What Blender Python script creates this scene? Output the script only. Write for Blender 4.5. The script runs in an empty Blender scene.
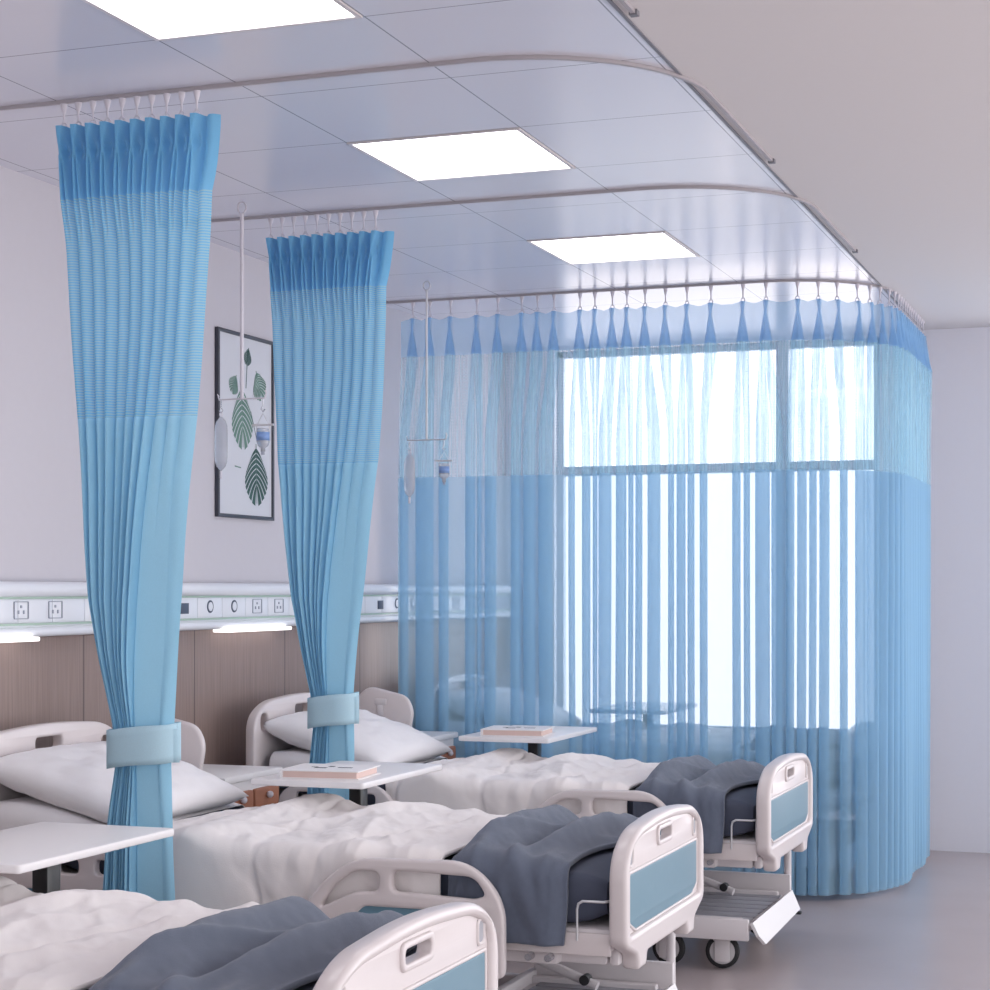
import bpy, bmesh, math, random
import numpy as np
from mathutils import Vector, Matrix, noise
PI = math.pi
SC = bpy.context.scene
COL = SC.collection
rnd = random.Random(7)

# ------------------------------------------------------------------ materials
def srgb(r, g, b):
    f = lambda c: (c/255/12.92) if c/255 <= .04045 else ((c/255+.055)/1.055)**2.4
    return (f(r), f(g), f(b), 1)

def base_mat(name):
    m = bpy.data.materials.new(name); m.use_nodes = True
    return m, m.node_tree, m.node_tree.nodes['Principled BSDF']

def mat(name, col, rough=.5, metal=0, var=.04, scale=30, bump=0, bscale=200, spec=.5, coat=0, sheen=0):
    m, nt, p = base_mat(name)
    tc = nt.nodes.new('ShaderNodeTexCoord'); nz = nt.nodes.new('ShaderNodeTexNoise')
    nz.inputs['Scale'].default_value = scale; nz.inputs['Detail'].default_value = 4
    nt.links.new(tc.outputs['Object'], nz.inputs['Vector'])
    mx = nt.nodes.new('ShaderNodeMixRGB'); mx.inputs[1].default_value = tuple(c*(1-var) for c in col[:3])+(1,)
    mx.inputs[2].default_value = tuple(min(1, c*(1+var)) for c in col[:3])+(1,)
    nt.links.new(nz.outputs['Fac'], mx.inputs[0]); nt.links.new(mx.outputs[0], p.inputs['Base Color'])
    p.inputs['Roughness'].default_value = rough; p.inputs['Metallic'].default_value = metal
    p.inputs['Specular IOR Level'].default_value = spec
    p.inputs['Coat Weight'].default_value = coat
    p.inputs['Sheen Weight'].default_value = sheen
    if bump:
        n2 = nt.nodes.new('ShaderNodeTexNoise'); n2.inputs['Scale'].default_value = bscale
        nt.links.new(tc.outputs['Object'], n2.inputs['Vector'])
        b = nt.nodes.new('ShaderNodeBump'); b.inputs['Strength'].default_value = bump; b.inputs['Distance'].default_value = .002
        nt.links.new(n2.outputs['Fac'], b.inputs['Height']); nt.links.new(b.outputs[0], p.inputs['Normal'])
    return m

def emis(name, col, strength):
    m, nt, p = base_mat(name)
    p.inputs['Base Color'].default_value = col
    p.inputs['Emission Color'].default_value = col; p.inputs['Emission Strength'].default_value = strength
    return m

def N(nt, t, **kw):
    n = nt.nodes.new(t)
    for k, v in kw.items(): setattr(n, k, v)
    return n
def M2(nt, op, a, b=None, c=None):
    n = nt.nodes.new('ShaderNodeMath'); n.operation = op
    for i, v in enumerate((a, b, c)):
        if v is None: continue
        if hasattr(v, 'links'): nt.links.new(v, n.inputs[i])
        else: n.inputs[i].default_value = v
    return n.outputs[0]

def cloth_mat(name, col, tint, transp, stripes=None, glow=.5, streak=0):
    """thin woven cloth: part of the light passes straight through the weave, the rest scatters to both sides"""
    m, nt, p = base_mat(name)
    nt.nodes.remove(p)
    out = nt.nodes['Material Output']
    tc = N(nt, 'ShaderNodeTexCoord')
    d = N(nt, 'ShaderNodeBsdfDiffuse'); tl = N(nt, 'ShaderNodeBsdfTranslucent'); tr = N(nt, 'ShaderNodeBsdfTransparent')
    d.inputs[0].default_value = col; tl.inputs[0].default_value = col; tr.inputs[0].default_value = tint
    nz = N(nt, 'ShaderNodeTexNoise'); nz.inputs['Scale'].default_value = 250; nt.links.new(tc.outputs['Object'], nz.inputs['Vector'])
    mixc = N(nt, 'ShaderNodeMixRGB'); mixc.inputs[1].default_value = tuple(c*.93 for c in col[:3])+(1,); mixc.inputs[2].default_value = tuple(min(1, c*1.05) for c in col[:3])+(1,)
    nt.links.new(nz.outputs['Fac'], mixc.inputs[0]); nt.links.new(mixc.outputs[0], d.inputs[0])
    a = N(nt, 'ShaderNodeMixShader'); a.inputs[0].default_value = glow
    nt.links.new(d.outputs[0], a.inputs[1]); nt.links.new(tl.outputs[0], a.inputs[2])
    b = N(nt, 'ShaderNodeMixShader')
    nt.links.new(a.outputs[0], b.inputs[1]); nt.links.new(tr.outputs[0], b.inputs[2])
    b.inputs[0].default_value = transp
    if stripes:
        period, hi, lightcol = stripes
        sx = N(nt, 'ShaderNodeSeparateXYZ'); nt.links.new(tc.outputs['Object'], sx.inputs[0])
        w = M2(nt, 'FRACT', M2(nt, 'DIVIDE', sx.outputs['Z'], period))
        g = M2(nt, 'GREATER_THAN', w, .5)
        f = M2(nt, 'ADD', M2(nt, 'MULTIPLY', g, hi-transp), transp)
        if streak:                                   # slubs: fine vertical threads, denser and thinner by turns
            mp = N(nt, 'ShaderNodeMapping'); mp.inputs['Scale'].default_value = (90, 90, .6); nt.links.new(tc.outputs['Object'], mp.inputs[0])
            ns = N(nt, 'ShaderNodeTexNoise'); ns.inputs['Scale'].default_value = 1; ns.inputs['Detail'].default_value = 2; nt.links.new(mp.outputs[0], ns.inputs['Vector'])
            f = M2(nt, 'ADD', f, M2(nt, 'MULTIPLY', M2(nt, 'SUBTRACT', ns.outputs['Fac'], .5), streak)); f.node.use_clamp = True
        nt.links.new(f, b.inputs[0])
        mc = N(nt, 'ShaderNodeMixRGB'); nt.links.new(g, mc.inputs[0]); nt.links.new(mixc.outputs[0], mc.inputs[1]); mc.inputs[2].default_value = lightcol
        nt.links.new(mc.outputs[0], d.inputs[0]); nt.links.new(mc.outputs[0], tl.inputs[0])
    nt.links.new(b.outputs[0], out.inputs['Surface'])
    return m

M = {}
M['bed'] = mat('moulded_plastic', srgb(214, 205, 205), .38, coat=.15, var=.015)
M['frame'] = mat('painted_steel', srgb(214, 208, 210), .42, var=.02)
M['teal'] = mat('teal_inlay', srgb(98, 134, 152), .4, var=.03)
M['tray'] = mat('grey_deck', srgb(160, 160, 168), .5)
M['mattress'] = mat('navy_mattress_cover', srgb(66, 72, 90), .75, var=.08, bump=.3, bscale=350)
M['duvet'] = mat('white_cotton', srgb(232, 226, 225), .9, var=.02, bump=.25, bscale=260, sheen=.1)
M['pillow'] = mat('pillow_cotton', srgb(234, 231, 233), .9, var=.02, bump=.2, bscale=240)
M['blanket'] = mat('slate_wool', srgb(93, 101, 118), .92, var=.10, scale=60, bump=.6, bscale=420, sheen=.2)
M['rubber'] = mat('black_rubber', srgb(35, 35, 38), .6)
M['wheel'] = mat('wheel_disc', srgb(205, 202, 204), .4)
M['chrome'] = mat('brushed_chrome', srgb(200, 200, 205), .25, metal=1)
M['wire'] = mat('satin_steel_wire', srgb(205, 205, 208), .35, metal=.6)
M['black'] = mat('black_enamel', srgb(22, 22, 25), .35)
M['plate_white'] = mat('white_enamel_plate', srgb(222, 219, 220), .45, var=.01)
M['white'] = mat('white_laminate', srgb(232, 229, 230), .35, var=.01)
M['brown'] = mat('brown_drawer_front', srgb(160, 104, 78), .5, var=.12, scale=18)
M['wall'] = mat('lavender_wall_paint', srgb(200, 197, 204), .85, var=.015, bump=.05)
M['wall_lit'] = mat('lit_wall_paint', srgb(232, 231, 238), .85, var=.01)  # paler copy of the wall paint, the window bay's brightness put into the colour
M['plaster'] = mat('grey_plaster', srgb(214, 211, 213), .85, var=.01)
M['dark_line'] = mat('grey_trim', srgb(120, 120, 128), .5)
M['track'] = mat('aluminium_track', srgb(168, 163, 168), .45)
M['hook'] = mat('white_nylon', srgb(208, 204, 212), .4)
M['unit'] = mat('white_trunking', srgb(222, 225, 232), .35, var=.01)
M['unit_line'] = mat('pale_green_line', srgb(165, 188, 175), .4)
M['socket'] = mat('socket_outline', srgb(150, 156, 170), .5)
M['socket_dark'] = mat('dark_switch', srgb(66, 76, 98), .5)
M['frame_black'] = mat('black_picture_frame', srgb(62, 64, 74), .4)
M['paper'] = mat('print_paper', srgb(206, 208, 215), .6, var=.01)
M['leaf'] = mat('leaf_green_ink', srgb(52, 88, 84), .7, var=.35, scale=14)
M['leaf2'] = mat('leaf_sage_ink', srgb(100, 134, 122), .7, var=.3, scale=14)
M['pages'] = mat('cream_pages', srgb(226, 200, 192), .8)
M['cover'] = mat('book_cover', srgb(238, 234, 234), .5, var=.01)
M['ink'] = mat('black_ink', srgb(40, 40, 48), .6)
M['window'] = mat('window_frame_pale', srgb(198, 210, 222), .4)
M['lamp'] = emis('lamp_tube', (1, .96, .93, 1), 1.5)
M['light'] = emis('light_diffuser', (1, .985, .985, 1), 7.0)
M['bag'] = mat('clear_infusion_bag', srgb(225, 230, 238), .15)
M['bag'].node_tree.nodes['Principled BSDF'].inputs['Transmission Weight'].default_value = .6
M['label'] = mat('blue_bottle_label', srgb(120, 150, 200), .5)
BLUE = srgb(118, 184, 224)
M['c_head'] = cloth_mat('blue_header_cloth', srgb(174, 214, 241), (.86, .90, .97, 1), .52)
M['c_mesh'] = cloth_mat('blue_mesh_cloth', srgb(190, 228, 242), (.93, .96, .985, 1), .64, (.0075, .74, srgb(208, 236, 245)), streak=.85)
M['c_low'] = cloth_mat('blue_lower_cloth', srgb(189, 224, 242), (.785, .858, .928, 1), .49)
M['c_band'] = cloth_mat('pale_tieback_cloth', srgb(196, 226, 238), (.8, .9, .95, 1), .0, glow=.25)
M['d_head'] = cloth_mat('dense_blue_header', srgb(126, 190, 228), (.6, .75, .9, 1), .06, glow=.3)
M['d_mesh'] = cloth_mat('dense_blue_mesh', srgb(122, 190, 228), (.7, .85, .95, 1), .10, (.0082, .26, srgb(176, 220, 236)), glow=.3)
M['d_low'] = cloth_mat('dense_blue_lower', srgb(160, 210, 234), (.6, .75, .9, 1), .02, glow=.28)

# floor: glossy vinyl with soft mottling
m, nt, p = base_mat('vinyl_floor'); M['floor'] = m
tc = N(nt, 'ShaderNodeTexCoord'); nz = N(nt, 'ShaderNodeTexNoise'); nz.inputs['Scale'].default_value = 2.2; nz.inputs['Detail'].default_value = 8
nt.links.new(tc.outputs['Object'], nz.inputs['Vector'])
cr = N(nt, 'ShaderNodeMixRGB'); cr.inputs[1].default_value = srgb(160, 148, 148); cr.inputs[2].default_value = srgb(180, 169, 170)
nt.links.new(nz.outputs['Fac'], cr.inputs[0]); nt.links.new(cr.outputs[0], p.inputs['Base Color']); p.inputs['Roughness'].default_value = .28
# ceiling: glossy square metal tiles with thin joints
m, nt, p = base_mat('ceiling_tiles'); M['ceiling'] = m
tc = N(nt, 'ShaderNodeTexCoord'); sx = N(nt, 'ShaderNodeSeparateXYZ'); nt.links.new(tc.outputs['Object'], sx.inputs[0])
def joint(sock, off, pitch, w):
    f = M2(nt, 'FRACT', M2(nt, 'DIVIDE', M2(nt, 'SUBTRACT', sock, off-10*pitch), pitch))
    return M2(nt, 'LESS_THAN', f, w/pitch)
jj = M2(nt, 'MAXIMUM', joint(sx.outputs['X'], .675, .615, .005), joint(sx.outputs['Y'], 4.49, .622, .005))
cr = N(nt, 'ShaderNodeMixRGB'); nt.links.new(jj, cr.inputs[0]); cr.inputs[1].default_value = srgb(222, 221, 231); cr.inputs[2].default_value = srgb(150, 150, 160)
nt.links.new(cr.outputs[0], p.inputs['Base Color']); p.inputs['Roughness'].default_value = .22; p.inputs['Specular IOR Level'].default_value = .7
# wood wainscot: vertical grain and board joints
m, nt, p = base_mat('wood_panelling'); M['wood'] = m
tc = N(nt, 'ShaderNodeTexCoord'); mp = N(nt, 'ShaderNodeMapping'); mp.inputs['Scale'].default_value = (1, 26, .8)
nt.links.new(tc.outputs['Object'], mp.inputs[0]); nz = N(nt, 'ShaderNodeTexNoise'); nz.inputs['Scale'].default_value = 4; nz.inputs['Detail'].default_value = 6
nt.links.new(mp.outputs[0], nz.inputs['Vector'])
cr = N(nt, 'ShaderNodeMixRGB'); cr.inputs[1].default_value = srgb(118, 98, 92); cr.inputs[2].default_value = srgb(158, 138, 131)
nt.links.new(nz.outputs['Fac'], cr.inputs[0])
sx = N(nt, 'ShaderNodeSeparateXYZ'); nt.links.new(tc.outputs['Object'], sx.inputs[0])
f = M2(nt, 'FRACT', M2(nt, 'DIVIDE', M2(nt, 'SUBTRACT', sx.outputs['Y'], 6.144-8.57), .857)); g = M2(nt, 'LESS_THAN', f, .009)
c2 = N(nt, 'ShaderNodeMixRGB'); nt.links.new(g, c2.inputs[0]); nt.links.new(cr.outputs[0], c2.inputs[1]); c2.inputs[2].default_value = srgb(84, 70, 68)
nt.links.new(c2.outputs[0], p.inputs['Base Color']); p.inputs['Roughness'].default_value = .45
# window glass
m, nt, p = base_mat('window_glass'); M['glass'] = m
nt.nodes.remove(p); t1 = N(nt, 'ShaderNodeBsdfTransparent'); t1.inputs[0].default_value = (.97, .98, 1, 1); g1 = N(nt, 'ShaderNodeBsdfGlossy'); g1.inputs['Roughness'].default_value = .02
ms = N(nt, 'ShaderNodeMixShader'); ms.inputs[0].default_value = .05
nt.links.new(t1.outputs[0], ms.inputs[1]); nt.links.new(g1.outputs[0], ms.inputs[2]); nt.links.new(ms.outputs[0], nt.nodes['Material Output'].inputs[0])

# ------------------------------------------------------------------ mesh helpers
def link_mesh(name, me, material=None, parent=None, smooth=False, off=None):
    if off is not None: me.transform(Matrix.Translation(Vector(off)))
    if material is not None and not me.materials: me.materials.append(material)
    o = bpy.data.objects.new(name, me); COL.objects.link(o)
    if parent is not None: o.parent = parent
    if smooth:
        for p_ in me.polygons: p_.use_smooth = True
    me.update()
    return o

def me_from(verts, faces, name='m'):
    me = bpy.data.meshes.new(name); me.from_pydata([tuple(v) for v in verts], [], faces); me.update(); return me

def from_bm(bm, name='m'):
    bmesh.ops.recalc_face_normals(bm, faces=bm.faces)
    me = bpy.data.meshes.new(name); bm.to_mesh(me); bm.free(); return me

def auto_smooth(me, ang=35):
    for p_ in me.polygons: p_.use_smooth = True
    me.set_sharp_from_angle(angle=math.radians(ang))

def box_bm(bm, x0, x1, y0, y1, z0, z1, bev=0, seg=2):
    r = bmesh.ops.create_cube(bm, size=1)
    bmesh.ops.scale(bm, vec=(x1-x0, y1-y0, z1-z0), verts=r['verts'])
    bmesh.ops.translate(bm, vec=((x0+x1)/2, (y0+y1)/2, (z0+z1)/2), verts=r['verts'])
    if bev:
        es = list({e for v in r['verts'] for e in v.link_edges})
        bmesh.ops.bevel(bm, geom=es, offset=bev, segments=seg, affect='EDGES', profile=.5)

def boxes(lst, bev=0, seg=2):
    bm = bmesh.new()
    for b in lst: box_bm(bm, *b[:6], bev=(b[6] if len(b) > 6 else bev), seg=seg)
    me = from_bm(bm); auto_smooth(me); return me

def cyl_bm(bm, p0, p1, r0, r1=None, n=16):
    r1 = r0 if r1 is None else r1
    p0 = Vector(p0); p1 = Vector(p1); d = p1-p0
    rot = d.to_track_quat('Z', 'Y').to_matrix().to_4x4()
    bmesh.ops.create_cone(bm, cap_ends=True, segments=n, radius1=r0, radius2=r1, depth=d.length, matrix=Matrix.Translation((p0+p1)/2) @ rot)

def cyls(lst, n=16):
    bm = bmesh.new()
    for a in lst: cyl_bm(bm, *a, n=n)
    me = from_bm(bm); auto_smooth(me); return me

def curve_to_mesh(cu):
    o = bpy.data.objects.new('tmp', cu); COL.objects.link(o)
    dg = bpy.context.evaluated_depsgraph_get(); dg.update()
    me = bpy.data.meshes.new_from_object(o.evaluated_get(dg))
    bpy.data.objects.remove(o); bpy.data.curves.remove(cu)
    return me

def tube(pts, r, closed=False, res=3):
    cu = bpy.data.curves.new('c', 'CURVE'); cu.dimensions = '3D'; cu.bevel_depth = r; cu.bevel_resolution = res; cu.use_fill_caps = True
    s = cu.splines.new('POLY'); s.points.add(len(pts)-1)
    for i, p_ in enumerate(pts): s.points[i].co = (*p_, 1)
    s.use_cyclic_u = closed
    me = curve_to_mesh(cu); auto_smooth(me, 50); return me

def rounded(pts, r, n=5):
    """round every corner of a polygon; r a number or a list"""
    out = []; L = len(pts)
    for i in range(L):
        p0 = Vector(pts[i-1]); p1 = Vector(pts[i]); p2 = Vector(pts[(i+1) % L])
        rr = r[i] if isinstance(r, (list, tuple)) else r
        a = (p0-p1); b = (p2-p1); t = min(rr, a.length*.48, b.length*.48)
        if t < 1e-4: out.append(tuple(p1)); continue
        s = p1+a.normalized()*t; e = p1+b.normalized()*t
        for k in range(n+1):
            u = k/n; out.append(tuple(s*(1-u)**2+p1*2*u*(1-u)+e*u*u))
    return out

def plate(outline, holes, thick, bev=.006, plane='XZ', pos=0.0):
    """flat plate with holes; plane XZ stands along x at y=pos, plane YZ stands along y at x=pos, XY lies at z=pos"""
    cu = bpy.data.curves.new('c', 'CURVE'); cu.dimensions = '2D'; cu.fill_mode = 'BOTH'
    cu.extrude = max(thick/2-bev, .0005); cu.bevel_depth = bev; cu.bevel_resolution = 2; cu.offset = -bev
    for k, pl in enumerate([outline]+list(holes)):
        s = cu.splines.new('POLY'); s.points.add(len(pl)-1)
        for i, q in enumerate(pl): s.points[i].co = (q[0], q[1], 0, 1)
        s.use_cyclic_u = True
    me = curve_to_mesh(cu)
    for v in me.vertices:
        a, b, c = v.co
        v.co = (a, pos+c, b) if plane == 'XZ' else ((pos+c, a, b) if plane == 'YZ' else (a, b, pos+c))
    bm = bmesh.new(); bm.from_mesh(me); bmesh.ops.remove_doubles(bm, verts=bm.verts, dist=1e-5)
    bmesh.ops.recalc_face_normals(bm, faces=bm.faces); bm.to_mesh(me); bm.free()
    auto_smooth(me, 40); return me

def rrect(x0, x1, z0, z1, r, n=5): return rounded([(x0, z0), (x1, z0), (x1, z1), (x0, z1)], r, n)

def grid_mesh(P, close_u=False):
    nu, nv = len(P), len(P[0])
    verts = [tuple(P[i][j]) for i in range(nu) for j in range(nv)]
    f = []
    for i in range(nu if close_u else nu-1):
        for j in range(nv-1):
            a = i*nv+j; b = ((i+1) % nu)*nv+j
            f.append((a, b, b+1, a+1))
    me = me_from(verts, f)
    for p_ in me.polygons: p_.use_smooth = True
    return me

def thicken(me, t):
    o = bpy.data.objects.new('tmp', me); COL.objects.link(o)
    md = o.modifiers.new('s', 'SOLIDIFY'); md.thickness = t; md.offset = -1
    dg = bpy.context.evaluated_depsgraph_get(); dg.update()
    r = bpy.data.meshes.new_from_object(o.evaluated_get(dg)); bpy.data.objects.remove(o)
    for p_ in r.polygons: p_.use_smooth = True
    return r

def empty(name, loc=(0, 0, 0), rz=0):
    o = bpy.data.objects.new(name, None); COL.objects.link(o); o.location = loc; o.rotation_euler.z = rz
    o.empty_display_size = .1; return o
def tag(o, label=None, cat=None, group=None, kind=None):
    if label: o['label'] = label
    if cat: o['category'] = cat
    if group: o['group'] = group
    if kind: o['kind'] = kind
    return o
def part(name, me, m_, parent, off=None, label=None):
    o = link_mesh(name, me, M[m_] if isinstance(m_, str) else m_, parent, off=off)
    if label: o['label'] = label
    return o
KIDS = {}
def copy_tree(o, parent=None):
    c = o.copy(); COL.objects.link(c)
    if parent is not None: c.parent = parent
    for ch in [x for x in COL.objects if x.parent == o]: copy_tree(ch, c)
    return c

# ------------------------------------------------------------------ the room
ZC = 3.0
def struct(name, me, m_, parent=None):
    o = link_mesh(name, me, M[m_], parent)
    if parent is None: o['kind'] = 'structure'
    return o
struct('floor', boxes([(-.1, 6.6, -1.5, 11.2, -.1, 0)]), 'floor')
YS = [5.74+.622*3*k for k in range(-1, 2)]          # where the light panels begin
# tiled ceiling with openings for the light panels
xs = [0, 1.29, 1.905, 2.545]; ys = sorted([-1.5, 11.0]+[v for y in YS for v in (y, y+.622)])
bm = bmesh.new()
for i in range(3):
    for j in range(len(ys)-1):
        if i == 1 and any(abs(ys[j]-y) < 1e-6 for y in YS): continue
        box_bm(bm, xs[i], xs[i+1], ys[j], ys[j+1], ZC, ZC+.06)
bmesh.ops.remove_doubles(bm, verts=bm.verts, dist=1e-5)
struct('ceiling', from_bm(bm), 'ceiling')
struct('ceiling_plaster', boxes([(2.555, 6.6, -1.5, 11.0, ZC, ZC+.06)]), 'plaster')
struct('trim_1', boxes([(2.545, 2.555, -1.5, 11.0, ZC-.004, ZC+.06)]), 'dark_line')
struct('wall_left', boxes([(-.12, 0, -1.5, 11.2, 0, ZC+.06)]), 'wall')
struct('trim_2', boxes([(0, .018, -1.5, 11.0, .1, 1.33)]), 'wood')
struct('baseboard_left', boxes([(0, .024, -1.5, 11.0, 0, .1)]), 'dark_line')
# far wall with the window opening x .37-2.30, z .63-2.93
WX0, WX1, WZ0, WZ1 = .315, 2.30, .63, 2.975
VX0, VX1, VZ0, VZ1 = 3.25, 6.2, .25, 2.93       # added window out of view, lets daylight onto the long curtain's side
struct('wall_back', boxes([(0, WX0, 11.0, 11.2, 0, ZC), (WX1, VX0, 11.0, 11.2, 0, ZC), (VX1, 6.6, 11.0, 11.2, 0, ZC), (VX0, VX1, 11.0, 11.2, 0, VZ0), (VX0, VX1, 11.0, 11.2, VZ1, ZC), (WX0, WX1, 11.0, 11.2, 0, WZ0), (WX0, WX1, 11.0, 11.2, WZ1, ZC)]), 'wall_lit')
w = struct('window_1', boxes([(WX0, WX1, 11.06, 11.12, WZ0, WZ0+.05), (WX0, WX1, 11.06, 11.12, WZ1-.04, WZ1), (WX0, WX0+.04, 11.06, 11.12, WZ0, WZ1), (WX1-.04, WX1, 11.06, 11.12, WZ0, WZ1),
    (1.69, 1.765, 11.02, 11.13, WZ0, WZ1), (WX0, WX1, 11.04, 11.12, 2.205, 2.262)], bev=.004), 'window')
struct('window_pane', boxes([(WX0+.03, WX1-.03, 11.088, 11.094, WZ0+.03, WZ1-.03)]), 'glass', w)
struct('window_sill', boxes([(WX0-.03, WX1+.03, 10.93, 11.05, WZ0-.035, WZ0-.002)], bev=.006), 'white', w)
w = struct('added_window', boxes([(VX0, VX1, 11.06, 11.12, VZ0, VZ0+.05), (VX0, VX1, 11.06, 11.12, VZ1-.04, VZ1), (VX0, VX0+.04, 11.06, 11.12, VZ0, VZ1), (VX1-.04, VX1, 11.06, 11.12, VZ0, VZ1), (4.7, 4.76, 11.05, 11.12, VZ0, VZ1)], bev=.004), 'window')
struct('window_pane', boxes([(VX0+.03, VX1-.03, 11.088, 11.094, VZ0+.03, VZ1-.03)]), 'glass', w)
# ceiling lights
lab = ['square white ceiling light panel nearest the camera, cut by the top of the picture', 'square white ceiling light panel, the middle one between the two curved tracks',
       'square white ceiling light panel in front of the long sheer curtain']
for k, y in enumerate(YS):
    e = empty('ceiling_light', (1.5975, y+.311, ZC))
    tag(e, lab[k], 'light', 'recessed ceiling light panels')
    a, b = -.3065, .3065
    part('frame', boxes([(a, b, a, a+.014, -.004, .03), (a, b, b-.014, b, -.004, .03), (a, a+.014, a+.014, b-.014, -.004, .03), (b-.014, b, a+.014, b-.014, -.004, .03)]), 'frame', e)
    part('diffuser', boxes([(a+.014, b-.014, a+.014, b-.014, .002, .028)]), 'light', e)
    part('housing', boxes([(a, b, a, b, .031, .06)]), 'frame', e)

# ------------------------------------------------------------------ curtain tracks
TZ = 2.989
def track_pts(y0, yend, x0=.02, xc=2.585, r=.56, n=22):
    pts = [(x0, y0)]
    for k in range(n+1):
        t = k/n*PI/2
        pts.append((xc-r+r*math.sin(t), y0+r-r*math.cos(t)))
    pts.append((xc, yend)); return pts
def track_obj(y0, yend, label, x0=.02):
    pts = track_pts(y0, yend, x0)
    e = empty('curtain_track', (x0, y0, ZC)); tag(e, label, 'curtain track', 'curved ceiling curtain tracks')
    P = []
    for i, (x, y) in enumerate(pts):
        a = Vector(pts[max(i-1, 0)]); b = Vector(pts[min(i+1, len(pts)-1)]); d = (b-a).normalized(); nx, ny = -d.y, d.x
        w_, row = .006, []
        for (s, z) in ((-1, TZ), (1, TZ), (1, ZC-.0005), (-1, ZC-.0005), (-1, TZ)):
            row.append((x+nx*w_*s-x0, y+ny*w_*s-y0, z-ZC))
        P.append(row)
    me = grid_mesh(P); auto_smooth(me, 40)
    part('rail', me, 'track', e)
    part('end_cap', boxes([(2.574-x0, 2.596-x0, yend-y0, yend-y0+.025, TZ-ZC-.003, -.0005)]), 'dark_line', e)
    part('end_cap', boxes([(-.014, 0, -.016, .016, TZ-ZC-.003, -.0005)]), 'dark_line', e)
track_obj(3.15, 4.67, 'curved ceiling track whose end just shows at the top of the picture')
track_obj(4.95, 6.45, 'curved ceiling track carrying the nearer tied-back blue curtain')
track_obj(6.75, 8.29, 'curved ceiling track carrying the farther tied-back blue curtain')
track_obj(8.98, 10.68, 'curved ceiling track carrying the long sheer blue curtain by the window')

# ------------------------------------------------------------------ curtain hooks
def hook_mesh(zt, zb):
    """runner in the track, a rounded yoke, a short stem and the hook loop"""
    bm = bmesh.new()
    cyl_bm(bm, (0, 0, TZ-.001), (0, 0, TZ-.014), .011, .009, 12)
    cyl_bm(bm, (0, 0, TZ-.014), (0, 0, TZ-.03), .009, .0045, 12)
    cyl_bm(bm, (0, 0, TZ-.028), (0, 0, zb+.012), .0035, .003, 8)
    me = from_bm(bm)
    pts = [(.009*math.cos(t), 0, zb+.004+.012*math.sin(t)) for t in [PI/2+k*2*PI/14 for k in range(14)]]
    t2 = tube(pts, .0022, True, 2)
    bm = bmesh.new(); bm.from_mesh(me); bm.from_mesh(t2); me2 = bpy.data.meshes.new('hook'); bm.to_mesh(me2); bm.free(); auto_smooth(me2); return me2

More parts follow.
